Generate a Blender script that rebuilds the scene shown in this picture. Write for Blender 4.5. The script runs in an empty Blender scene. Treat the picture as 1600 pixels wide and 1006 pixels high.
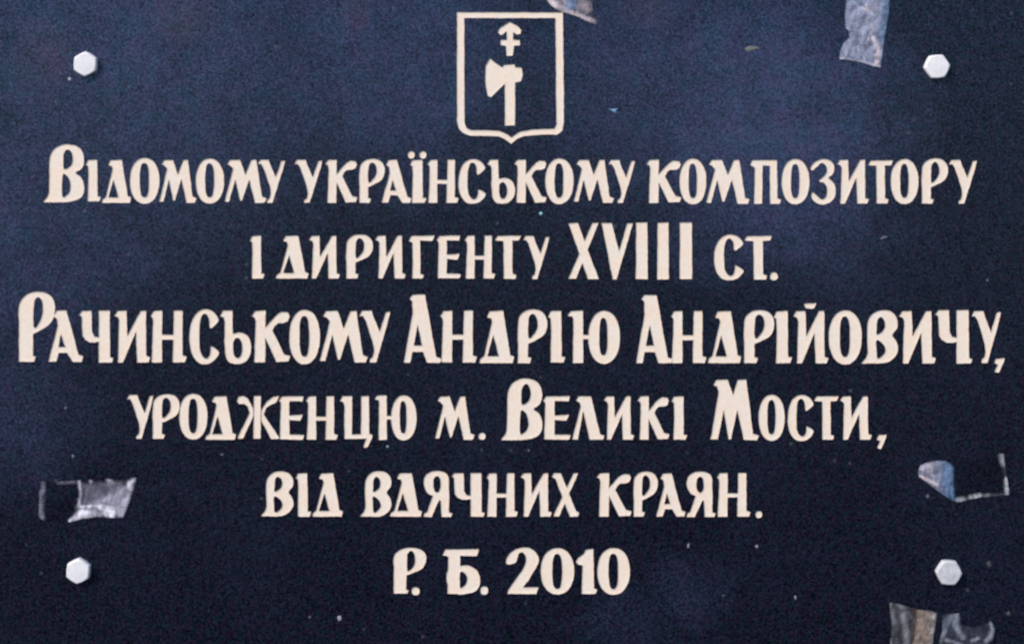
import bpy, math, random
import numpy as np
from mathutils import Vector, noise
from mathutils.geometry import delaunay_2d_cdt
random.seed(7)
R = math.radians
sc = bpy.context.scene
col = sc.collection

# ------------------------------------------------------------------ camera, sky, sun, exposure
MM = 0.58 / 1600.0                 # metres of plaque per measured unit (about 0.36 mm)
ZC = 1.62                          # height of the plaque's centre above the pavement
def PX(x): return (x - 800.0) * MM
def PZ(y): return ZC + (503.0 - y) * MM

cd = bpy.data.cameras.new('camera'); cam = bpy.data.objects.new('camera', cd); col.objects.link(cam)
cd.lens = 50; cd.sensor_width = 36; cd.clip_start = 0.02; cd.clip_end = 500
DIST = 0.58 * 50 / 36
CAM_UP = 0.135                    # the camera stands a little above the plaque's centre; a shifted lens keeps the verticals straight
cam.location = (0, -DIST, ZC + CAM_UP); cd.shift_y = -CAM_UP / 0.58; cam.rotation_euler = (R(90), 0, 0)
cd.dof.use_dof = True; cd.dof.focus_distance = 0.704; cd.dof.aperture_fstop = 5.6
sc.camera = cam

SUN_EL, SUN_AZ = 42.0, -52.0       # azimuth measured from straight in front of the plaque, negative = viewer's left
w = bpy.data.worlds.new('World'); sc.world = w; w.use_nodes = True
nt = w.node_tree; bg = nt.nodes['Background']
sky = nt.nodes.new('ShaderNodeTexSky'); sky.sky_type = 'NISHITA'; sky.sun_disc = False
sky.sun_elevation = R(SUN_EL)
# the sun's direction in world space: in front of the plaque is -Y
sx, sy = math.sin(R(SUN_AZ)), -math.cos(R(SUN_AZ))
sky.sun_rotation = math.atan2(sx, sy)
sky.air_density = 1.0; sky.dust_density = 0.1; sky.ozone_density = 4.0
nt.links.new(sky.outputs[0], bg.inputs[0]); bg.inputs[1].default_value = 0.13
sd = bpy.data.lights.new('sun', 'SUN'); so = bpy.data.objects.new('sun', sd); col.objects.link(so)
sd.energy = 3.0; sd.angle = R(16); sd.color = (1.0, 0.90, 0.78)
d = Vector((sx * math.cos(R(SUN_EL)), sy * math.cos(R(SUN_EL)), math.sin(R(SUN_EL))))
so.rotation_euler = d.to_track_quat('Z', 'Y').to_euler()
sc.view_settings.view_transform = 'Standard'; sc.view_settings.look = 'None'
sc.view_settings.exposure = 0.75; sc.view_settings.gamma = 1.0

# ------------------------------------------------------------------ materials
def new_mat(name):
    m = bpy.data.materials.new(name); m.use_nodes = True
    return m, m.node_tree, m.node_tree.nodes['Principled BSDF']
def nd(t, typ, **kw):
    n = t.nodes.new(typ)
    for k, v in kw.items(): setattr(n, k, v)
    return n
def noise_tex(t, vec, scale, detail=2.0, rough=0.5, dist=0.0):
    n = nd(t, 'ShaderNodeTexNoise'); n.inputs['Scale'].default_value = scale
    n.inputs['Detail'].default_value = detail; n.inputs['Roughness'].default_value = rough
    n.inputs['Distortion'].default_value = dist; t.links.new(vec, n.inputs['Vector']); return n
def ramp(t, src, stops):
    r = nd(t, 'ShaderNodeValToRGB'); el = r.color_ramp.elements
    while len(el) < len(stops): el.new(0.5)
    for e, (p, c) in zip(el, stops):
        e.position = p; e.color = (c, c, c, 1) if isinstance(c, (int, float)) else (*c, 1)
    t.links.new(src, r.inputs[0]); return r.outputs[0]
def mixc(t, fac, a, b, mode='MIX'):
    n = nd(t, 'ShaderNodeMix', data_type='RGBA', blend_type=mode)
    for s, v in ((n.inputs[0], fac), (n.inputs[6], a), (n.inputs[7], b)):
        if hasattr(v, 'links'): t.links.new(v, s)
        elif isinstance(v, (int, float)): s.default_value = v
        else: s.default_value = (*v, 1)
    return n.outputs[2]
def math_n(t, op, a, b=0.0):
    n = nd(t, 'ShaderNodeMath', operation=op)
    for s, v in ((n.inputs[0], a), (n.inputs[1], b)):
        if hasattr(v, 'links'): t.links.new(v, s)
        else: s.default_value = v
    return n.outputs[0]

def stone_material():
    m, t, p = new_mat('polished_black_granite')
    v = nd(t, 'ShaderNodeTexCoord').outputs['Object']
    # crystals a few tenths of a millimetre to a millimetre across
    g1 = noise_tex(t, v, 1150, 1.5, 0.6)
    g2 = noise_tex(t, v, 560, 2.0, 0.6)
    cell = nd(t, 'ShaderNodeTexVoronoi'); cell.inputs['Scale'].default_value = 1350; t.links.new(v, cell.inputs['Vector'])
    cs = nd(t, 'ShaderNodeSeparateColor'); t.links.new(cell.outputs['Color'], cs.inputs[0])
    cloud = noise_tex(t, v, 13, 4.0, 0.55, 0.4)
    blot = noise_tex(t, v, 60, 3.0, 0.6)
    grain = ramp(t, g1.outputs[0], [(0.40, 0.0), (0.5, 0.3), (0.60, 1.0)])
    grain = math_n(t, 'MULTIPLY', math_n(t, 'ADD', grain, 0.25), math_n(t, 'MULTIPLY', math_n(t, 'POWER', cs.outputs[0], 1.6), 2.0))
    hue = ramp(t, noise_tex(t, v, 230, 1.0, 0.5).outputs[0], [(0.40, (0.017, 0.011, 0.022)), (0.5, (0.013, 0.013, 0.030)), (0.60, (0.007, 0.017, 0.022))])
    c = mixc(t, grain, (0.001, 0.001, 0.004), hue)
    c = mixc(t, ramp(t, g2.outputs[0], [(0.55, 0.0), (0.74, 0.8)]), c, (0.014, 0.016, 0.036))
    # a thin uneven film of weathering dust, patchy over centimetres
    dust = math_n(t, 'MULTIPLY', ramp(t, cloud.outputs[0], [(0.36, 0.0), (0.66, 1.0)]), ramp(t, blot.outputs[0], [(0.3, 0.45), (0.7, 1.0)]))
    c = mixc(t, math_n(t, 'MULTIPLY', dust, math_n(t, 'MULTIPLY', grain, 0.75)), c, (0.012, 0.014, 0.030))
    mott = noise_tex(t, v, 36, 4.0, 0.6, 0.5).outputs[0]
    # sky sheen painted as grey-blue soft-edged patches; the last two are dust
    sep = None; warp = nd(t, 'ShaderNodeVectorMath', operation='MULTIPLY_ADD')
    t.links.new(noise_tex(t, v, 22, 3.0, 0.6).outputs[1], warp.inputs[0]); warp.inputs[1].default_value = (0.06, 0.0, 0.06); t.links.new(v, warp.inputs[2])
    sheen_dust = None
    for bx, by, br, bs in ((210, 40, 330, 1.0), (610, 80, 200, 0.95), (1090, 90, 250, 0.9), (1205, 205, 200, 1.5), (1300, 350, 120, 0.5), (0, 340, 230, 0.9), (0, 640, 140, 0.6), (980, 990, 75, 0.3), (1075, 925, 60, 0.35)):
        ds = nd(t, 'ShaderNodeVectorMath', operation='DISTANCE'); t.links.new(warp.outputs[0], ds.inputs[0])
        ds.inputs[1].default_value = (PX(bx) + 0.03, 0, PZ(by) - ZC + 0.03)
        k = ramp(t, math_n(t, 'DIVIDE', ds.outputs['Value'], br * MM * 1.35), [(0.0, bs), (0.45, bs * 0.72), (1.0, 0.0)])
        sheen_dust = k if sheen_dust is None else math_n(t, 'MAXIMUM', sheen_dust, k)
    sheen_dust = math_n(t, 'MULTIPLY', sheen_dust, math_n(t, 'MULTIPLY', math_n(t, 'ADD', grain, 0.3), ramp(t, mott, [(0.30, 0.50), (0.66, 1.12)])))
    bl = nd(t, 'ShaderNodeClamp'); t.links.new(math_n(t, 'MULTIPLY', sheen_dust, 0.74), bl.inputs[0])
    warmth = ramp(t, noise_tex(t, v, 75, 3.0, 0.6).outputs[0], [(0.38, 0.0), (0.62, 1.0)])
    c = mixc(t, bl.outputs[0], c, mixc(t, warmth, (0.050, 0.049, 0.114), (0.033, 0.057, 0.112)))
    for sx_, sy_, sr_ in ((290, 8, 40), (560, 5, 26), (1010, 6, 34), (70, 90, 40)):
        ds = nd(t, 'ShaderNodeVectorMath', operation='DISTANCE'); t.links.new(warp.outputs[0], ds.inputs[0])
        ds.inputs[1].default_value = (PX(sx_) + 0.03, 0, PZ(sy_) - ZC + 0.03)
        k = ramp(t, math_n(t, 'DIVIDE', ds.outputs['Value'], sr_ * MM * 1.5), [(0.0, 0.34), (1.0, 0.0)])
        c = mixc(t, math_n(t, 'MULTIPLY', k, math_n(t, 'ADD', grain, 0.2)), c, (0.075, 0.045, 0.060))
    # rare pale specks of grit
    vo = nd(t, 'ShaderNodeTexVoronoi'); vo.inputs['Scale'].default_value = 120; t.links.new(v, vo.inputs['Vector'])
    vs = nd(t, 'ShaderNodeSeparateColor'); t.links.new(vo.outputs['Color'], vs.inputs[0])
    pick = ramp(t, vs.outputs[0], [(0.86, 0.0), (0.94, 1.0)])
    speck = math_n(t, 'MULTIPLY', pick, ramp(t, vo.outputs['Distance'], [(0.07, 1.0), (0.16, 0.0)]))
    c = mixc(t, math_n(t, 'MULTIPLY', speck, 0.28), c, (0.14, 0.15, 0.18))
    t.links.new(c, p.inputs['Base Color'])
    ro = math_n(t, 'ADD', math_n(t, 'MULTIPLY', dust, 0.10), math_n(t, 'ADD', math_n(t, 'MULTIPLY', grain, 0.06), 0.20))
    t.links.new(ro, p.inputs['Roughness'])
    # facets of the crystals: some mirror well, some hardly, each with its own cast
    fac = noise_tex(t, v, 900, 1.5, 0.6); big = noise_tex(t, v, 170, 2.0, 0.6)
    spec = ramp(t, fac.outputs[0], [(0.34, 0.06), (0.50, 0.50), (0.62, 1.0)])
    spec = math_n(t, 'MULTIPLY', spec, math_n(t, 'ADD', math_n(t, 'MULTIPLY', cs.outputs[1], 1.05), 0.18))
    t.links.new(spec, p.inputs['Specular IOR Level'])
    tint = ramp(t, noise_tex(t, v, 330, 2.0, 0.6).outputs[0], [(0.36, (0.52, 0.44, 0.90)), (0.5, (0.40, 0.52, 1.0)), (0.64, (0.34, 0.62, 0.86))])
    t.links.new(mixc(t, ramp(t, big.outputs[0], [(0.42, 0.0), (0.60, 0.9)]), tint, (0.22, 0.42, 0.60)), p.inputs['Specular Tint'])      # bluish sheen of labradorite crystals
    b = nd(t, 'ShaderNodeBump'); b.inputs['Strength'].default_value = 0.25; b.inputs['Distance'].default_value = 0.0002
    t.links.new(g2.outputs[0], b.inputs['Height']); t.links.new(b.outputs[0], p.inputs['Normal'])
    return m

def paint_material():
    m, t, p = new_mat('cream_enamel_in_the_engraving')
    v = nd(t, 'ShaderNodeTexCoord').outputs['Object']
    n1 = noise_tex(t, v, 90, 3.0, 0.6); n2 = noise_tex(t, v, 900, 2.0, 0.6)
    c = mixc(t, ramp(t, n1.outputs[0], [(0.35, 0.0), (0.65, 1.0)]), (0.81, 0.64, 0.515), (0.78, 0.675, 0.58))
    c = mixc(t, ramp(t, n2.outputs[0], [(0.42, 0.20), (0.60, 0.0)]), c, (0.50, 0.37, 0.30))
    t.links.new(c, p.inputs['Base Color']); p.inputs['Roughness'].default_value = 0.6
    b = nd(t, 'ShaderNodeBump'); b.inputs['Strength'].default_value = 0.35; b.inputs['Distance'].default_value = 0.0003
    t.links.new(n2.outputs[0], b.inputs['Height']); t.links.new(b.outputs[0], p.inputs['Normal'])
    return m

def bolt_material(a=(0.66, 0.63, 0.66), b_=(0.75, 0.71, 0.72)):
    m, t, p = new_mat('white_coated_steel')
    v = nd(t, 'ShaderNodeTexCoord').outputs['Object']
    n1 = noise_tex(t, v, 260, 3.0, 0.6)
    c = mixc(t, ramp(t, n1.outputs[0], [(0.35, 0.0), (0.65, 1.0)]), a, b_)
    t.links.new(c, p.inputs['Base Color']); p.inputs['Roughness'].default_value = 0.42
    p.inputs['Metallic'].default_value = 0.0
    b = nd(t, 'ShaderNodeBump'); b.inputs['Strength'].default_value = 0.3; b.inputs['Distance'].default_value = 0.0003
    t.links.new(n1.outputs[0], b.inputs['Height']); t.links.new(b.outputs[0], p.inputs['Normal'])
    return m

def film_material():
    # clear sticky tape: 'cloud' = whitened, lifted glue plus painted glints, 'film_tint' = film colour with sheen tints painted in
    m = bpy.data.materials.new('clouded_adhesive_film'); m.use_nodes = True; t = m.node_tree; t.nodes.clear()
    out = nd(t, 'ShaderNodeOutputMaterial'); v = nd(t, 'ShaderNodeTexCoord').outputs['Object']
    a = nd(t, 'ShaderNodeAttribute', attribute_name='cloud'); ct = nd(t, 'ShaderNodeAttribute', attribute_name='film_tint')
    n1 = noise_tex(t, v, 900, 2.0, 0.6); n2 = noise_tex(t, v, 230, 4.0, 0.65, 0.6)
    mod = math_n(t, 'MULTIPLY', ramp(t, n1.outputs[0], [(0.30, 0.70), (0.62, 1.0)]), ramp(t, n2.outputs[0], [(0.38, 0.42), (0.58, 1.12)]))
    al = nd(t, 'ShaderNodeClamp'); t.links.new(math_n(t, 'MULTIPLY', a.outputs['Fac'], mod), al.inputs[0])
    clear = nd(t, 'ShaderNodeBsdfTransparent')
    t.links.new(mixc(t, al.outputs[0], (0.93, 0.93, 0.93), (1, 1, 1)), clear.inputs[0])
    p = nd(t, 'ShaderNodeBsdfPrincipled'); p.inputs['Roughness'].default_value = 0.4
    t.links.new(ct.outputs['Color'], p.inputs['Base Color'])
    mx = nd(t, 'ShaderNodeMixShader'); t.links.new(al.outputs[0], mx.inputs[0])
    t.links.new(clear.outputs[0], mx.inputs[1]); t.links.new(p.outputs[0], mx.inputs[2])
    t.links.new(mx.outputs[0], out.inputs['Surface'])
    return m

def plain(name, c, rough=0.8):
    m, t, p = new_mat(name); v = nd(t, 'ShaderNodeTexCoord').outputs['Object']
    n = noise_tex(t, v, 30, 5.0, 0.6)
    t.links.new(mixc(t, ramp(t, n.outputs[0], [(0.3, 0.0), (0.7, 1.0)]), tuple(k * 0.75 for k in c), c), p.inputs['Base Color'])
    p.inputs['Roughness'].default_value = rough
    b = nd(t, 'ShaderNodeBump'); b.inputs['Strength'].default_value = 0.5; b.inputs['Distance'].default_value = 0.002
    t.links.new(noise_tex(t, v, 220, 5.0, 0.7).outputs[0], b.inputs['Height']); t.links.new(b.outputs[0], p.inputs['Normal'])
    return m

STONE, PAINT, BOLT, FILM = stone_material(), paint_material(), bolt_material(), film_material()

def mesh_obj(name, verts, faces, mat, parent=None, loc=None):
    me = bpy.data.meshes.new(name); me.from_pydata(verts, [], faces); me.materials.append(mat); me.update()
    o = bpy.data.objects.new(name, me); col.objects.link(o)
    if loc is not None: o.location = loc
    if parent is not None: o.parent = parent
    return o

# ------------------------------------------------------------------ wall behind the plaque
YB = 0.030                                                     # thickness of the plaque; its face is at y = 0
def wall():
    x0, x1, z0, z1 = -1.1, 1.1, 0.75, 2.5
    vs = [(x0, YB, z0), (x1, YB, z0), (x1, YB, z1), (x0, YB, z1), (x0, YB + .3, z0), (x1, YB + .3, z0), (x1, YB + .3, z1), (x0, YB + .3, z1)]
    fs = [(0, 1, 2, 3), (5, 4, 7, 6), (4, 0, 3, 7), (1, 5, 6, 2), (3, 2, 6, 7), (4, 5, 1, 0)]
    o = mesh_obj('wall', vs, fs, plain('grey_rendered_wall', (0.36, 0.34, 0.31)))
    o['kind'] = 'structure'
wall()

# ------------------------------------------------------------------ letterforms
# each glyph: list of (sign, smooth?, points) drawn in order inside its own box
def oval(cx, cy, rx, ry, n=2.0, k=36):
    pts = []
    for i in range(k):
        a = 2 * math.pi * i / k; c, s = math.cos(a), math.sin(a)
        pts.append((cx + rx * math.copysign(abs(c) ** (2 / n), c), cy + ry * math.copysign(abs(s) ** (2 / n), s)))
    return pts
def P(*p): return ('+', 0, list(p))
def S(*p): return ('+', 1, list(p))
def M(*p): return ('-', 0, list(p))
def MS(*p): return ('-', 1, list(p))
def O_(cx, cy, rx, ry, ix0, ix1, iy0, iy1):
    return [('+', 0, oval(cx, cy, rx, ry, 2.15)), ('-', 0, oval((ix0 + ix1) / 2, (iy0 + iy1) / 2, (ix1 - ix0) / 2, (iy1 - iy0) / 2, 2.7, 24))]
G = {}
G['capВ'] = ((106, 366, 60, 426), [S((145,330),(145,180),(152,130),(178,88),(228,63),(280,61),(325,76),(353,105),(365,150),(361,192),(343,221),(312,241),(343,264),(361,300),(366,340),(358,376),(338,401),(300,417),(262,424),(230,426),(190,426),(160,420)),
    P((106,420),(134,386),(142,360),(145,250),(200,250),(240,426),(110,426)), MS((236,168),(238,128),(250,102),(268,97),(284,116),(290,150),(284,185),(262,208),(239,213)), MS((234,252),(256,261),(272,290),(277,330),(268,362),(250,380),(229,388),(228,320))])
G['В'] = ((28, 225, 57, 328), [S((60,240),(58,135),(72,92),(105,65),(155,57),(196,70),(221,105),(220,148),(196,183),(216,214),(225,250),(213,288),(186,313),(155,325),(125,328),(95,328),(72,320)),
    P((28,323),(52,295),(60,272),(60,170),(100,170),(130,328),(30,328)), MS((112,150),(114,112),(130,93),(148,108),(153,138),(142,162),(113,180)), MS((110,212),(136,222),(154,250),(148,278),(116,302),(110,260))])
G['І'] = ((372, 475, 155, 418), [P((372,190),(388,158),(450,155),(452,384),(475,386),(462,418),(385,418),(389,250),(386,196))])
G['Δ'] = ((472, 664, 155, 426), [P((514,187),(528,158),(604,155),(642,382),(664,390),(655,426),(473,426),(478,402),(499,386),(541,212),(534,196),(520,196)), M((549,284),(577,388),(519,388))])
G['О'] = ((653, 837, 145, 436), O_(745, 290, 92, 145, 717, 769, 180, 392))
G['М'] = ((832, 1072, 157, 430), [P((847,190),(862,160),(922,158),(950,248),(982,160),(1014,157),(1020,200),(1046,388),(1072,398),(1060,430),(1003,430),(972,286),(934,416),(920,416),(893,288),(862,423),(832,422),(880,215),(864,196))])
G['capМ'] = ((503, 787, 45, 389), [P((520,80),(538,48),(606,45),(636,130),(660,47),(714,45),(752,350),(787,360),(776,389),(695,389),(660,222),(626,385),(608,385),(582,222),(550,386),(503,386),(512,352),(550,120),(542,86))])
G['У'] = ((76, 258, 157, 430), [P((76,190),(92,158),(150,157),(162,192),(194,264),(228,165),(258,163),(240,230),(176,429),(136,430),(138,408),(153,398),(160,370),(155,330),(112,208),(98,188))])
G['К'] = ((268, 475, 158, 430), [P((268,190),(288,160),(346,158),(343,246),(382,198),(404,176),(428,164),(462,168),(471,190),(460,217),(436,226),(408,226),(392,240),(381,264),(440,383),(475,393),(464,425),(398,428),(343,304),(343,430),(283,430),(290,212),(284,195))])
G['Р'] = ((485, 645, 153, 430), [S((487,330),(487,225),(497,186),(528,160),(570,152),(610,161),(636,187),(645,222),(639,262),(618,293),(585,312),(545,330),(520,335)),
    P((487,220),(545,222),(543,396),(562,400),(553,430),(486,430)), MS((545,212),(552,186),(567,178),(582,190),(590,215),(588,248),(574,276),(545,298))])
G['capР'] = ((112, 345, 60, 500), [S((115,240),(115,152),(135,106),(176,72),(230,60),(290,70),(330,105),(345,160),(337,220),(310,265),(262,298),(212,325),(160,330)),
    P((115,150),(212,170),(206,460),(226,466),(212,500),(113,500)), MS((212,140),(222,108),(238,97),(255,115),(262,160),(260,208),(246,248),(212,282))])
G['А'] = ((622, 812, 157, 430), [P((649,192),(666,160),(722,157),(786,388),(812,398),(804,430),(752,430),(722,384),(682,384),(668,428),(622,430),(672,240),(668,204)), M((691,286),(711,349),(679,349))])
G['capА'] = ((1000, 1240, 78, 508), [P((1034,108),(1054,80),(1136,78),(1206,468),(1240,477),(1230,508),(1145,508),(1120,440),(1058,440),(1045,508),(1000,508),(1054,200),(1052,122)), M((1089,272),(1113,396),(1067,396))])
G['Н'] = ((912, 1108, 158, 430), [P((912,190),(931,160),(978,158),(978,430),(918,430),(926,212),(922,196)), P((1035,158),(1085,158),(1085,390),(1108,398),(1098,430),(1028,430)), P((970,283),(1040,283),(1040,312),(970,312))])
G['С'] = ((1103, 1275, 153, 434), [S((1103,295),(1110,235),(1132,187),(1165,160),(1202,153),(1240,165),(1264,189),(1272,214),(1246,242),(1226,254),(1216,240),(1214,205),(1200,182),(1182,184),(1170,212),(1165,250),(1165,340),(1174,380),(1194,402),(1212,396),(1222,372),(1226,342),(1250,350),(1275,372),(1262,400),(1235,424),(1195,434),(1152,424),(1120,386),(1106,342))])
G['Ь'] = ((1282, 1458, 158, 434), [P((1282,192),(1300,160),(1355,158),(1358,300),(1312,360),(1308,212),(1302,196)), S((1310,350),(1310,290),(1356,277),(1400,270),(1440,292),(1458,340),(1451,388),(1421,424),(1375,434),(1335,424),(1314,392)),
    MS((1360,322),(1382,300),(1402,324),(1404,372),(1386,400),(1364,386))])
G['П'] = ((125, 325, 158, 432), [P((125,192),(140,160),(298,158),(302,394),(325,402),(315,432),(250,432),(248,198),(208,196),(205,431),(150,431),(156,208),(142,200))])
G['З'] = ((500, 666, 153, 436), [S((502,214),(516,188),(545,165),(590,153),(634,165),(656,196),(655,235),(640,257),(622,270),(648,294),(665,332),(662,385),(635,420),(590,436),(545,428),(515,402),(508,372),(520,357),(545,376),(570,398),(592,395),(606,370),(605,330),(590,304),(562,298),(560,284),(590,258),(604,236),(603,205),(590,186),(570,182),(548,204),(520,227))])
G['И'] = ((668, 873, 158, 432), [P((669,188),(688,160),(742,158),(745,288),(815,160),(848,158),(850,394),(873,402),(862,432),(795,432),(790,275),(722,432),(690,432),(697,210),(690,195))])
G['Т'] = ((862, 1020, 160, 430), [P((862,192),(880,162),(1020,160),(1006,194),(968,196),(970,394),(992,402),(985,430),(915,430),(912,196),(884,196))])
G['Г'] = ((1030, 1200, 150, 418), [P((1030,190),(1050,152),(1200,150),(1182,188),(1108,183),(1108,386),(1132,394),(1120,418),(1054,418),(1056,200),(1048,192))])
G['Е'] = ((1205, 1365, 150, 420), [P((1205,182),(1226,152),(1360,150),(1352,186),(1275,184),(1275,268),(1356,262),(1340,304),(1275,299),(1275,384),(1365,387),(1355,420),(1214,418),(1219,202),(1216,188))])
G['romX'] = ((470, 628, 57, 340), [P((472,60),(522,57),(628,340),(570,340)), P((592,58),(628,58),(512,338),(470,338))])
G['romV'] = ((638, 798, 57, 340), [P((638,58),(692,58),(726,195),(766,60),(798,60),(716,340),(694,340))])
G['romI'] = ((810, 872, 55, 340), [P((812,56),(870,55),(872,340),(810,340))])
G['Ч'] = ((487, 708, 178, 500), [P((487,212),(508,180),(572,178),(576,312),(588,338),(612,342),(612,178),(685,178),(688,464),(708,470),(698,500),(612,500),(612,372),(588,378),(558,376),(528,360),(510,332),(506,222),(500,212))])
G['Ю'] = ((530, 832, 160, 466), [P((530,196),(550,166),(622,162),(624,462),(560,462),(563,210),(556,198)), P((615,299),(668,299),(668,326),(615,326))] + O_(740, 314, 92, 152, 714, 757, 205, 415))
G['Ж'] = ((700, 962, 148, 412), [P((802,150),(848,150),(848,409),(800,409)), P((700,184),(708,156),(740,150),(768,163),(803,228),(803,275),(742,410),(703,410),(710,388),(776,252),(764,216),(745,202),(714,204)),
    P((846,236),(880,184),(920,156),(962,150),(940,194),(905,208),(882,222),(867,262),(962,404),(948,412),(908,412),(846,300))])
G['Ц'] = ((1325, 1532, 148, 466), [P((1326,182),(1345,151),(1408,150),(1405,380),(1456,380),(1458,150),(1510,150),(1512,378),(1532,384),(1530,405),(1502,462),(1478,466),(1472,455),(1490,411),(1355,410),(1356,206),(1348,190))])
G['Л'] = ((1202, 1395, 145, 398), [P((1224,174),(1240,146),(1315,145),(1370,364),(1395,371),(1385,398),(1305,398),(1268,235),(1240,396),(1202,396),(1252,204),(1246,184))])
G['Я'] = ((995, 1172, 58, 332), [S((1100,235),(1056,208),(1024,194),(1001,155),(998,115),(1012,82),(1045,62),(1088,57),(1128,68),(1148,98),(1150,150),(1148,235)),
    P((1095,160),(1150,120),(1151,302),(1172,306),(1162,332),(1102,332)), P((1052,200),(1102,214),(1048,332),(996,332),(1004,306),(1018,300)), MS((1058,140),(1062,105),(1078,90),(1095,108),(1097,160),(1080,184),(1064,172))])
G['Х'] = ((235, 402, 70, 332), [P((235,98),(248,71),(292,70),(384,298),(402,304),(392,331),(343,332),(256,108)), P((364,71),(396,70),(282,330),(244,332),(250,310))])
G['Б'] = ((380, 612, 64, 332), [P((380,102),(400,66),(606,64),(592,108),(492,106),(492,200),(415,200),(415,112),(400,106)), S((413,280),(414,190),(492,162),(545,161),(590,190),(611,235),(608,280),(580,316),(530,332),(470,333)), P((414,180),(470,180),(490,332),(412,332)),
    MS((492,206),(514,206),(530,232),(527,264),(512,284),(491,292))])
G['2'] = ((762, 962, 53, 332), [S((767,154),(763,130),(784,92),(820,65),(865,53),(915,62),(950,94),(962,132),(945,176),(918,216),(890,262),(850,262),(822,250),(850,204),(876,152),(879,112),(862,86),(842,92),(835,118),(825,144),(795,156)),
    P((926,204),(868,290),(961,290),(946,332),(769,332),(776,306),(852,198))])
G['0'] = ((968, 1172, 57, 339), O_(1070, 198, 102, 141, 1041, 1096, 95, 302))
G['1'] = ((1178, 1308, 62, 332), [P((1178,142),(1190,116),(1224,92),(1236,68),(1286,62),(1290,296),(1308,304),(1298,332),(1212,332),(1218,162),(1196,160))])
G['.'] = ((0, 10, 0, 10), [('+', 0, oval(5, 5, 5, 5, 2.2, 16))])
G[','] = ((1452, 1508, 362, 442), [P((1462,366),(1508,362),(1504,385),(1478,442),(1454,436),(1470,398),(1452,392))])
G['˘'] = ((350, 425, 120, 155), [P((350,124),(425,120),(408,152),(388,155),(362,152))])

T1, B1 = 249, 317.5
L = []
def line(items, top, base):
    for it in items:
        g, x0, x1 = it[:3]
        t_, b_ = it[3:5] if len(it) > 3 else (top, base)
        L.append((g, x0, x1, t_, b_))
def dot(x, y, r=6.3): L.append(('.', x - r, x + r, y - r, y + r))
def ov(t, b): return (t - 3, b + 2)
o1 = ov(T1, B1)
line([('capВ',66.5,132,225,316.5),('І',133,158.5,249,315),('Δ',158,205.5),('О',202,249.5,246,319),('М',248,308),('О',305,350.5,247,319),('М',350,417),('У',402,446),
      ('У',459,504.5),('К',507,559),('Р',560.5,601.5,248,317.5),('А',595.5,643),('І',639.5,667),('Н',667,717),('С',715.5,759,248,319),('Ь',760.5,805,249,319),('К',802.5,855),('О',851,896.5,247,319.5),('М',895.5,960),('У',950,993),
      ('К',1009,1065),('О',1061,1104,247.5,320),('М',1102.5,1172,249,319),('П',1171,1221,249.5,319),('О',1220.5,1265,248,320),('З',1265,1306,248,320),('И',1307,1358,249,318.5),('Т',1355.5,1396,250,318.5),('О',1391,1435.5,248,319.5),('Р',1439.5,1481.5,247,318.5),('У',1482,1527,249,319)], T1, B1)
L.append(('.', 636.5, 648.5, 236, 248.5)); L.append(('.', 654.5, 666.5, 236, 248.5))
line([('І',389.5,414),('Δ',430,483),('И',481,532),('Р',540,583,366,435.5),('И',585,634.5),('Г',637.5,680),('Е',681,721),('Н',725.5,774.5),('Т',772,815,367.5,436),('У',816.5,859,368,436.5),
      ('romX',887,936,347.5,436.5),('romV',939,989.5,347.5,437),('romI',992.5,1012.5,347,436.5),('romI',1026,1045.5,347,437),('romI',1061,1082,347,436.5),('С',1115,1162,366,438.5),('Т',1162,1207,368,437)], 367.5, 435.5)
dot(1209, 431.5, 6.8)
line([('capР',28,86.5,455,565.5),('А',74.5,130.5,484,565.5),('Ч',122,177.5),('И',177,235.5),('Н',234,292.5),('С',295,342.5,482.5,569),('Ь',342.5,393,484,569),('К',392,454.5),('О',451,500.5,483,569.5),('М',499,575.5),('У',560.5,610.5),
      ('capА',630,690.5,459.5,567),('Н',687,746),('Δ',748,804,484.5,567.5),('Р',808,855.5,483,567.5),('І',855.5,884.5),('Ю',886,969,484,568.5),
      ('capА',993,1052,460,567.5),('Н',1047.5,1104.5,485,567.5),('Δ',1105,1159,485,567.5),('Р',1161.5,1210,484,567.5),('І',1208,1238.5,485,567.5),('И',1238.5,1295,485,568),('О',1294,1347,484,570),('В',1345.5,1403.5,484,568),('И',1403.5,1463,485,568),('Ч',1460,1520,483.5,568),('У',1517.5,1564.5,485,567.5)], 484.5, 566.5)
L.append(('˘', 1255, 1277, 473, 483)); L.append((',', 1552.5, 1570.5, 558.5, 582.5))
line([('У',197.5,240.5,616,686),('Р',237.5,281,615,685.5),('О',279,324.5,614,687),('Δ',319.5,369.5),('Ж',369.5,437,617,686),('Е',434,476),('Н',477,528.5),('Ц',529.5,582.5,617.5,700),('Ю',584,651,616,688),('М',679,742),
      ('capВ',782,847.5,590.5,687.5),('Е',847,892.5),('Л',893,945),('И',942,991.5),('К',995,1046.5),('І',1048.5,1074.5),('capМ',1109,1186.5,592,687.5),('О',1184.5,1226.5,616,689),('С',1230,1271.5,616,689),('Т',1271,1311),('И',1311,1362.5)], 618, 687)
dot(753, 681.2, 6); L.append((',', 1369, 1385.5, 678, 701.5))
line([('В',407,459,735,806.5),('І',461,487),('Δ',486.5,536.5),('В',562,612,735,807),('Δ',608.5,660),('Я',660.5,707.5,735,807.5),('Ч',704,758),('Н',759,810),('И',812,862.5),('Х',861.5,905.5),
      ('К',931,987.5),('Р',989,1028.5,736,807),('А',1024.5,1071.5),('Я',1071.5,1119,736,807.5),('Н',1119,1173)], 738, 807)
dot(1185.5, 803.3, 5.8)
line([('capР',614,666.5,854.5,927),('Б',690,750.5,857,927.5),('2',790,842.5,854,927.5),('0',844,897.5,855,928.5),('1',899,933.5,856.5,927.5),('0',932.5,984.5,855,929)], 855, 927)
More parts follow.
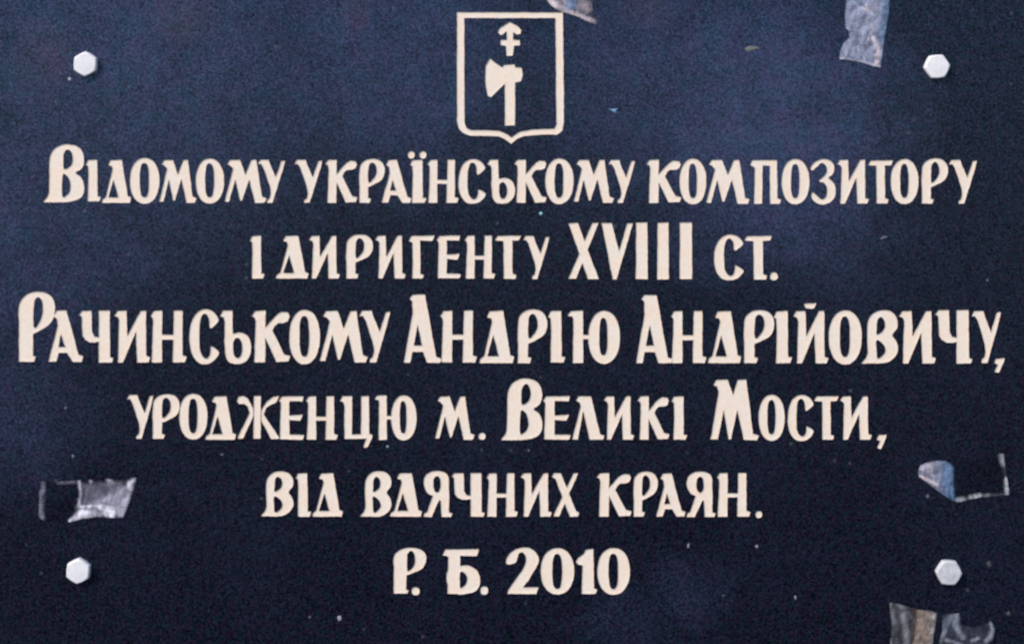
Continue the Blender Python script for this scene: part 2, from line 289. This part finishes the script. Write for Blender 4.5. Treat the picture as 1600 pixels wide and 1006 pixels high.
dot(649, 923, 6.8); dot(756.5, 921.8, 7)

def catmull(pts, k=5):
    n = len(pts); out = []
    for i in range(n):
        p0, p1, p2, p3 = (np.array(pts[(i + j) % n], float) for j in (-1, 0, 1, 2))
        for s in range(k):
            t = s / k
            out.append(tuple(0.5 * ((2 * p1) + (-p0 + p2) * t + (2 * p0 - 5 * p1 + 4 * p2 - p3) * t * t + (-p0 + 3 * p1 - 3 * p2 + p3) * t ** 3)))
    return out
def inset(pts, d_):
    n = len(pts); A = sum(pts[i][0] * pts[(i + 1) % n][1] - pts[(i + 1) % n][0] * pts[i][1] for i in range(n)); sg = 1 if A > 0 else -1
    out = []
    for i in range(n):
        a, b_, c_ = np.array(pts[i - 1]), np.array(pts[i]), np.array(pts[(i + 1) % n])
        e1 = b_ - a; e2 = c_ - b_; e1 = e1 / (np.linalg.norm(e1) + 1e-9); e2 = e2 / (np.linalg.norm(e2) + 1e-9)
        nn = np.array((-e1[1] - e2[1], e1[0] + e2[0])) * sg; L_ = np.linalg.norm(nn); nn = nn / (L_ + 1e-9) * min(1.6, 2 / (L_ + 1e-9))
        out.append(tuple(b_ + nn * d_))
    return out
def roughen(pts, seed, step=2.6, amp=0.42):
    """resample a contour and give it the small tremor of a hand-cut edge"""
    out = []; n = len(pts)
    for i in range(n):
        a = np.array(pts[i]); b = np.array(pts[(i + 1) % n]); d_ = np.linalg.norm(b - a)
        k = max(1, int(round(d_ / step)))
        for s in range(k):
            q = a + (b - a) * s / k
            v = noise.noise_vector(Vector((q[0] * 0.30, q[1] * 0.30, seed)))
            w_ = noise.noise_vector(Vector((q[0] * 0.06, q[1] * 0.06, seed + 5)))
            out.append((q[0] + v[0] * amp + w_[0] * 0.5, q[1] + v[1] * amp + w_[1] * 0.5))
    return out

shapes = []            # (name, [(sign, contour in plaque units)])
for li, (g, x0, x1, y0, y1) in enumerate(L):
    (a0, a1, b0, b1), ops = G[g]; ps = []
    for sgn, sm, pts in ops:
        if sm: pts = catmull(pts, 4)
        pts = [(x0 + (x - a0) / (a1 - a0) * (x1 - x0), y0 + (y - b0) / (b1 - b0) * (y1 - y0)) for x, y in pts]
        pts = inset(pts, 0.65 if sgn == '+' else -0.5)
        ps.append((sgn, roughen(pts, li * 1.7)))
    shapes.append(('punctuation_mark' if g in '.,˘' else 'letter', ps))
def em(pts): return [(690 + x / 4.192, y / 4.192) for x, y in pts]
shapes.append(('shield_outline', [('+', roughen(inset(em([(95,78),(797,78),(800,300),(804,800),(795,856),(762,884),(620,888),(540,895),(500,910),(455,948),(410,915),(370,896),(185,892),(142,878),(108,845),(95,790)]), 1.0), 301)),
    ('-', roughen(inset(em([(150,122),(742,122),(745,600),(748,812),(736,840),(600,845),(510,860),(480,880),(455,898),(430,878),(380,855),(300,850),(190,850),(165,838),(152,800)]), -0.8), 302))]))
shapes.append(('arrow_emblem', [('+', roughen(em([(445,145),(500,176),(522,200),(516,222),(492,228),(468,208),(468,262),(510,262),(512,296),(472,300),(465,366),(425,366),(420,300),(386,296),(386,262),(426,262),(425,206),(388,232),(368,214),(376,190)]), 303))]))
shapes.append(('axe_emblem', [('+', roughen(em([(410,425),(476,423),(480,442),(522,445),(532,490),(520,532),(480,542),(480,822),(413,822),(413,548),(325,636),(302,628),(290,580),(284,520),(290,430),(315,384),(340,405),(395,442)]), 304))]))

# ------------------------------------------------------------------ the plaque: face cut away where the engraving goes in
PX0, PX1, PY0, PY1 = -46.0, 1644.0, -66.0, 1078.0
def cdt(loops, extra=()):
    vs, es = [], []
    for lp in loops:
        b = len(vs); n = len(lp); vs += [Vector((p[0], p[1])) for p in lp]
        es += [(b + i, b + (i + 1) % n) for i in range(n)]
    vs += [Vector(p) for p in extra]
    r = delaunay_2d_cdt(vs, es, [], 0, 1e-5)
    V = np.array([(v.x, v.y) for v in r[0]]); F = np.array([f for f in r[2]], int)
    return V, F
def inside(poly, pts):
    x, y = pts[:, 0], pts[:, 1]; c = np.zeros(len(pts), bool); n = len(poly); j = n - 1
    for i in range(n):
        xi, yi = poly[i]; xj, yj = poly[j]
        if yi != yj:
            c ^= ((yi > y) != (yj > y)) & (x < (xj - xi) * (y - yi) / (yj - yi) + xi)
        j = i
    return c
def dense(a, b, n): return [(a[0] + (b[0] - a[0]) * i / n, a[1] + (b[1] - a[1]) * i / n) for i in range(n)]
ring = dense((PX0, PY0), (PX1, PY0), 24) + dense((PX1, PY0), (PX1, PY1), 16) + dense((PX1, PY1), (PX0, PY1), 24) + dense((PX0, PY1), (PX0, PY0), 16)
V, F = cdt([ring] + [lp for _, ps in shapes for _, lp in ps])
C = V[F].mean(axis=1)
owner = -np.ones(len(F), int)
for si, (nm, ps) in enumerate(shapes):
    allp = np.array([p for s, lp in ps if s == '+' for p in lp])
    lo, hi = allp.min(0), allp.max(0)
    cand = np.where((C[:, 0] > lo[0]) & (C[:, 0] < hi[0]) & (C[:, 1] > lo[1]) & (C[:, 1] < hi[1]))[0]
    st = np.zeros(len(cand), bool)
    for s, lp in ps:
        ins = inside(lp, C[cand])
        st = (st | ins) if s == '+' else (st & ~ins)
    k = cand[st]; owner[k[owner[k] < 0]] = si

plaque = bpy.data.objects.new('memorial_plaque', None); col.objects.link(plaque)
plaque.location = (0, 0, ZC); plaque.empty_display_size = 0.1
plaque['label'] = 'polished black granite memorial plaque engraved with cream Ukrainian lettering and a shield'
plaque['category'] = 'plaque'
def W(p, y): return (PX(p[0]), y, PZ(p[1]) - ZC)

def sub(tris, y):
    used, inv = np.unique(tris, return_inverse=True); inv = inv.reshape(tris.shape)
    return [W(V[i], y) for i in used], [tuple(int(q) for q in f) for f in inv], {int(u): k for k, u in enumerate(used)}
DEPTH = 0.0003
# orientation: front faces look towards -Y
def orient(tris):
    a, b, c = V[tris[:, 0]], V[tris[:, 1]], V[tris[:, 2]]
    cr = (b[:, 0] - a[:, 0]) * (c[:, 1] - a[:, 1]) - (b[:, 1] - a[:, 1]) * (c[:, 0] - a[:, 0])
    out = tris.copy(); fl = cr > 0; out[fl] = out[fl][:, ::-1]; return out     # y runs down here
F = orient(F)
vs, fs, idx = sub(F[owner < 0], 0.0)
# chamfered edge, sides and back of the slab
BV = 0.003
ex = BV / MM
def rect(x0, x1, y0, y1, y): return [W((x0, y0), y), W((x1, y0), y), W((x1, y1), y), W((x0, y1), y)]
b = len(vs)
vs += rect(PX0, PX1, PY0, PY1, 0.0) + rect(PX0 - ex, PX1 + ex, PY0 - ex, PY1 + ex, BV) + rect(PX0 - ex, PX1 + ex, PY0 - ex, PY1 + ex, YB)
for k in range(2):
    for i in range(4):
        j = (i + 1) % 4; a0 = b + 4 * k
        fs.append((a0 + i, a0 + j, a0 + 4 + j, a0 + 4 + i))
fs.append((b + 8, b + 9, b + 10, b + 11))
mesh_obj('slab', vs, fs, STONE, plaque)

edge = {}
for ti, f in enumerate(F):
    for i in range(3):
        u, v_ = int(f[i]), int(f[(i + 1) % 3]); edge.setdefault((min(u, v_), max(u, v_)), []).append((ti, u, v_))
walls = {}
for e, l in edge.items():
    if len(l) == 2:
        (t0, u0, v0), (t1, u1, v1) = l
        if owner[t0] >= 0 and owner[t1] < 0: walls.setdefault(int(owner[t0]), []).append((u0, v0))
        elif owner[t1] >= 0 and owner[t0] < 0: walls.setdefault(int(owner[t1]), []).append((u1, v1))
for si, (nm, ps) in enumerate(shapes):
    tr = F[owner == si]
    if not len(tr): continue
    vs, fs, idx = sub(tr, DEPTH)
    n = len(vs); top = {}
    for u, v_ in walls.get(si, []):
        for q in (u, v_):
            if q not in top: top[q] = len(vs); vs.append(W(V[q], 0.0))
        fs.append((idx[v_], idx[u], top[u], top[v_]))
    mesh_obj(nm, vs, fs, PAINT, plaque)

# ------------------------------------------------------------------ bolts
def bolt(x, y, rad, rot, mat=BOLT, lab='white hexagonal bolt head holding a corner of the plaque'):
    """domed, chamfered hexagon head on a thin washer"""
    vs, fs = [], []
    rings = []
    def hexring(r, yy, blend):
        b0 = len(vs)
        for i in range(24):
            a = 2 * math.pi * i / 24 + rot
            h = math.cos(math.pi / 6) / math.cos(((a - rot) % (math.pi / 3)) - math.pi / 6)
            rr = r * (h * (1 - blend) + 0.93 * blend)
            vs.append((rr * math.cos(a), yy, rr * math.sin(a)))
        rings.append(b0)
    R0 = rad * MM
    hexring(R0, -0.0000, 0.3); hexring(R0, -0.0022, 0.3); hexring(R0 * 0.98, -0.0026, 0.36); hexring(R0 * 0.94, -0.0029, 0.45); hexring(R0 * 0.88, -0.0031, 0.8); hexring(R0 * 0.35, -0.0032, 1.0)
    for a, b_ in zip(rings, rings[1:]):
        for i in range(24):
            j = (i + 1) % 24; fs.append((a + i, a + j, b_ + j, b_ + i))
    fs.append(tuple(rings[-1] + i for i in range(24)))
    o = mesh_obj('bolt_head', vs, fs, mat, plaque, loc=(PX(x), 0, PZ(y) - ZC))
    o['label'] = lab
bolt(135, 100.5, 20.0, R(88)); bolt(1462.5, 104.5, 20.6, R(5)); bolt(123.8, 890, 20.2, R(86)); bolt(1481, 892.5, 21.0, R(-3), bolt_material((0.40, 0.41, 0.44), (0.56, 0.55, 0.57)), 'duller grey hexagonal bolt head')

# ------------------------------------------------------------------ dried flecks stuck to the stone
def fleck(pts, c, h=0.0002):
    m = bpy.data.materials.new('dried_fleck'); m.use_nodes = True
    q = m.node_tree.nodes['Principled BSDF']; q.inputs['Base Color'].default_value = (*c, 1); q.inputs['Roughness'].default_value = 0.7
    cx = sum(p[0] for p in pts) / len(pts); cy = sum(p[1] for p in pts) / len(pts)
    vs = [W(p, 0.0) for p in pts] + [W((cx + (p[0] - cx) * .6, cy + (p[1] - cy) * .6), -h) for p in pts]
    n = len(pts); fs = [(i, (i + 1) % n, n + (i + 1) % n, n + i) for i in range(n)] + [tuple(range(n, 2 * n))]
    mesh_obj('fleck', vs, fs, m, plaque)
fleck([(950,169),(957,171),(966,170),(961,173),(965,177),(957,174)], (0.16,0.34,0.55))
fleck([(1163,77),(1170,72),(1182,73),(1187,76),(1177,79),(1168,81)], (0.12,0.12,0.11))
fleck([(842,333),(845,331),(848,333),(845,337)], (0.25,0.55,0.62))
fleck([(527,963),(532,961),(534,967),(529,970)], (0.26,0.27,0.34))
fleck([(106,123),(109,121),(112,124),(108,127)], (0.36,0.34,0.42))
fleck([(482,963),(485,962),(485,966)], (0.16,0.17,0.20))
fleck([(911,24),(914,22),(915,25)], (0.22,0.3,0.3))
fleck([(603,697),(606,695),(608,698),(605,700)], (0.20,0.24,0.30))
fleck([(824,703),(827,702),(827,706)], (0.16,0.18,0.24))
fleck([(112,711),(115,710),(116,714),(113,715)], (0.15,0.16,0.20))
fleck([(1447,774),(1451,772),(1452,777),(1448,778)], (0.10,0.10,0.12))
fleck([(1541,878),(1547,876),(1549,884),(1544,886)], (0.04,0.04,0.05))
fleck([(1571,957),(1577,954),(1579,959),(1575,962)], (0.05,0.05,0.055))
fleck([(1074,850),(1077,848),(1077,855),(1074,856)], (0.20,0.21,0.25))
fleck([(1180,852),(1184,851),(1185,855),(1181,856)], (0.20,0.21,0.25))
fleck([(1374,374),(1381,369),(1388,370),(1381,373)], (0.10,0.11,0.15))
fleck([(1541,437),(1544,437),(1543,440)], (0.22,0.26,0.30))
fleck([(1241,931),(1244,930),(1244,936),(1242,936)], (0.22,0.22,0.25))
fleck([(1128,929),(1132,929),(1131,932)], (0.12,0.12,0.15))
fleck([(100,637),(103,635),(105,638),(102,640)], (0.10,0.10,0.13))
fleck([(710,86),(713,85),(714,88)], (0.14,0.17,0.22))
fleck([(344,710),(348,708),(349,712)], (0.13,0.14,0.17))

# ------------------------------------------------------------------ torn tape
def seg_dist(p, a, b_):
    ax, ay = a; bx, by = b_; dx, dy = bx - ax, by - ay
    t = max(0, min(1, ((p[0] - ax) * dx + (p[1] - ay) * dy) / (dx * dx + dy * dy + 1e-9)))
    return math.hypot(p[0] - ax - t * dx, p[1] - ay - t * dy)
def poly_sdist(p, poly):
    d_ = min(seg_dist(p, poly[i], poly[(i + 1) % len(poly)]) for i in range(len(poly)))
    return d_ if inside(poly, np.array([p]))[0] else -d_
def tape(label, outline, patches, tint, lift, step=2.2, base=0.0, curl=None, seed=0.0, rough=0.8):
    """outline: the torn edge; patches: (shape points, softness, strength, closed?) whitened areas, creases and painted glints; lift: height in metres"""
    out = roughen(outline, seed + 40, 2.2, rough)
    arr = np.array(out); lo, hi = arr.min(0), arr.max(0)
    gx = np.arange(lo[0] + 1, hi[0], step); gy = np.arange(lo[1] + 1, hi[1], step)
    pts = np.array([(x + random.uniform(-.5, .5), y + random.uniform(-.5, .5)) for x in gx for y in gy])
    pts = pts[inside(out, pts)]
    vs_, es = [Vector(p) for p in out] + [Vector(p) for p in pts], [(i, (i + 1) % len(out)) for i in range(len(out))]
    r = delaunay_2d_cdt(vs_, es, [], 0, 1e-4)
    V2 = np.array([(v.x, v.y) for v in r[0]]); F2 = np.array([f for f in r[2]], int)
    F2 = F2[inside(out, V2[F2].mean(axis=1))]
    a, b_, c = V2[F2[:, 0]], V2[F2[:, 1]], V2[F2[:, 2]]
    cr = (b_[:, 0] - a[:, 0]) * (c[:, 1] - a[:, 1]) - (b_[:, 1] - a[:, 1]) * (c[:, 0] - a[:, 0])
    F2[cr > 0] = F2[cr > 0][:, ::-1]
    cl, tn, hh = [], [], []
    for p in V2:
        v = base
        for shp, soft, strength, closed in patches:
            if closed: s = poly_sdist(p, shp); k = min(1, max(0, s / soft + 0.5))
            else:
                s = min(seg_dist(p, shp[i], shp[i + 1]) for i in range(len(shp) - 1)); k = max(0, 1 - s / soft)
            k = k * k * (3 - 2 * k); v = v + (strength - v) * k if strength < v else max(v, strength * k)
        cl.append(v); tn.append((*tint(p, v), 1.0))
        n_ = noise.noise(Vector((p[0] * .07, p[1] * .07, seed))); r_ = abs(noise.noise(Vector((p[0] * .13 + 9, p[1] * .05, seed + 3))))
        h = lift * (0.35 + 0.9 * v * (0.6 + n_) + 0.9 * r_)
        if curl: h += curl(p)
        hh.append(max(0.00008, h))
    cx, cy = V2.mean(0)
    n = len(V2); th = 0.00005
    vs = [(PX(p[0]) - PX(cx), -h - th, PZ(p[1]) - PZ(cy)) for p, h in zip(V2, hh)] + [(PX(p[0]) - PX(cx), -h, PZ(p[1]) - PZ(cy)) for p, h in zip(V2, hh)]
    fs = [tuple(map(int, f)) for f in F2] + [tuple(int(q) + n for q in f[::-1]) for f in F2]
    ed = {}
    for f in F2:
        for i in range(3): ed[(int(f[i]), int(f[(i + 1) % 3]))] = 1
    fs += [(v_, u, u + n, v_ + n) for (u, v_) in ed if (v_, u) not in ed]
    o = mesh_obj('tape_scrap', vs, fs, FILM, None, loc=(PX(cx), 0, PZ(cy)))
    me = o.data
    for q in me.polygons: q.use_smooth = True
    at = me.attributes.new('cloud', 'FLOAT', 'POINT'); at.data.foreach_set('value', cl + cl)  # whitened glue and creases plus painted glints
    tt = me.attributes.new('film_tint', 'FLOAT_COLOR', 'POINT'); tt.data.foreach_set('color', [k for q in (tn + tn) for k in q])
    o['label'] = label; o['category'] = 'tape'; o['group'] = 'scraps of clear tape left on the plaque'
    return o
LAV, PINK, BLUE, WHITE, TAN = (0.42,0.40,0.52), (0.74,0.60,0.64), (0.17,0.28,0.48), (0.84,0.79,0.88), (0.36,0.27,0.23)
def lerp(a, b_, t): t = max(0, min(1, t)); return tuple(x + (y - x) * t for x, y in zip(a, b_))

tape('long whitened strip of tape hanging from the top edge beside the upper right bolt',
     [(1323,-14),(1391,-14),(1388,16),(1385,40),(1381,64),(1378,88),(1375,106),(1360,103),(1343,97),(1326,94),(1311,93),(1313,80),(1318,68),(1327,60),(1326,50),(1320,44),(1320,22)],
     [([(1318,-14),(1400,-14),(1400,110),(1300,100)], 34, .54, 1), ([(1345,12),(1362,22),(1352,8)], 9, .72, 0), ([(1364,60),(1372,80),(1368,100)], 11, .85, 0), ([(1313,92),(1345,97),(1374,104)], 6, .75, 0),
      ([(1360,38),(1366,50)], 6, .7, 0), ([(1343,72),(1348,82)], 8, .30, 1), ([(1320,90),(1326,70)], 6, .6, 0), ([(1338,0),(1346,8)],6,.3,0)],
     lambda p, v: lerp(lerp((0.34,0.38,0.55), (0.80,0.66,0.70), (v - .48) * 2.6), BLUE, ((p[0] + (p[1] - 50) * .13) - 1368) / 14 if p[1] < 66 else 0), 0.0010, seed=1.0)
tape('torn pinkish corner of tape over the top right of the shield emblem',
     [(850,-14),(922,-14),(924,-2),(926,14),(934,34),(938,40),(922,36),(903,27),(893,23),(880,20),(868,15),(860,8),(854,0)],
     [([(850,-12),(860,5),(874,13),(884,16)], 13, .80, 0), ([(880,18),(905,25),(926,35)], 8, .62, 0), ([(890,5),(915,12)], 18, .26, 0), ([(882,-5),(890,8)], 13, .60, 0)],
     lambda p, v: lerp(PINK, (0.22,0.34,0.60), 1 - abs(p[0] - 893) / 16 if p[1] < 16 else 0), 0.0008, seed=2.0)
tape('half clear, half whitened and creased piece of tape above the lower left bolt',
     [(60,751),(90,752),(121,750),(160,748),(190,748),(213,745),(214,752),(207,775),(200,792),(193,808),(175,808),(150,807),(130,810),(108,815),(85,813),(68,812),(60,806),(62,780)],
     [([(200,752),(212,746),(193,806),(186,806)], 8, .9, 1), ([(121,792),(150,780),(172,762),(205,758),(194,806),(130,810)], 14, .50, 1), ([(124,791),(150,790),(176,792)], 5, .85, 0),
      ([(108,815),(124,794),(146,797),(144,808),(128,810)], 7, .88, 1), ([(150,789),(183,795),(179,809),(166,807)], 7, .92, 1), ([(110,813),(122,803)], 5, .95, 0), ([(124,751),(127,770),(123,792)], 4, .60, 0), ([(142,750),(145,764)], 4, .45, 0),
      ([(170,750),(186,762)], 7, .55, 0), ([(128,756),(196,752),(180,770),(130,788)], 10, .20, 1), ([(66,768),(63,790),(65,808)], 8, .26, 0), ([(68,752),(68,765)], 5, .20, 0), ([(92,753),(116,752)], 5, .2, 0)],
     lambda p, v: lerp(LAV, WHITE, (v - .35) * 2), 0.0008, base=0.0, seed=3.0, rough=0.6)
tape('dark clear square of tape with a whitened folded tab, above the lower right bolt',
     [(1434,736),(1438,726),(1447,722),(1460,719),(1476,719),(1486,723),(1500,722),(1530,716),(1561,708),(1568,708),(1570,730),(1574,752),(1577,772),(1560,774),(1534,776),(1512,780),(1496,784),(1484,780),(1470,770),(1456,760),(1443,750),(1436,744)],
     [([(1434,732),(1452,720),(1478,718),(1488,730),(1489,770),(1494,783),(1478,775),(1456,759)], 7, .50, 1), ([(1438,732),(1455,726),(1456,742)], 12, .66, 0), ([(1438,744),(1452,750),(1464,757)], 7, .95, 0),
      ([(1495,782),(1530,776),(1575,772)], 5, .07, 0), ([(1497,781),(1506,780)], 7, .48, 0), ([(1517,777),(1531,775)], 7, .72, 0), ([(1540,775),(1544,774)], 6, .4, 0), ([(1563,708),(1570,735),(1576,772)], 5, .05, 0), ([(1564,709),(1568,724)], 7, .38, 0), ([(1573,748),(1574,771)], 6, .72, 0)],  # short strokes along the rim are glints painted into the film
     lambda p, v: lerp(lerp(LAV, PINK, (v - .5) * 2), BLUE, (p[0] - 1458) / 22) if p[0] < 1494 else (0.50, 0.52, 0.56), 0.0008, seed=4.0, rough=0.6)
tape('streaky torn tape with a brown stripe at the bottom edge, below the lower right bolt',
     [(1389,940),(1400,942),(1410,944),(1425,949),(1440,952),(1455,953),(1464,957),(1462,972),(1458,995),(1454,1024),(1388,1024),(1391,1000),(1393,975),(1390,955)],
     [([(1434,950),(1462,957),(1452,1020),(1424,1020)], 8, .55, 1), ([(1391,942),(1397,972)], 7, .28, 0), ([(1410,958),(1416,985),(1414,1020)], 9, .36, 0), ([(1402,942),(1412,950)], 8, .2, 0), ([(1390,1000),(1393,1020)], 8, .28, 0),
      ([(1458,960),(1452,1020)], 6, .62, 0), ([(1418,955),(1428,970)], 8, .16, 0)],
     lambda p, v: lerp((0.40,0.40,0.44), TAN, (p[0] - 1418) / 8) if p[0] < 1448 else lerp(TAN, (0.50,0.44,0.42), (p[0] - 1448) / 9), 0.0009, base=0.08, seed=5.0)
tape('clear curled scrap of tape with pale rim, right of the brown-striped one',
     [(1472,960),(1480,958),(1499,957),(1501,966),(1500,975),(1520,980),(1540,974),(1548,968),(1554,982),(1552,996),(1545,1006),(1548,1024),(1466,1024),(1467,1000),(1472,985)],
     [([(1494,960),(1492,975),(1500,990),(1504,994)], 8, .42, 0), ([(1474,978),(1486,964)], 12, .22, 0), ([(1468,1000),(1476,984)], 8, .26, 0), ([(1476,998),(1500,1006)], 5, .34, 0), ([(1518,1000),(1529,996)], 4.5, .38, 0),
      ([(1549,974),(1551,984),(1546,994),(1540,1001)], 6, .38, 0)],
     lambda p, v: (0.40,0.42,0.52), 0.0008, base=0.05, seed=6.0, rough=0.7)
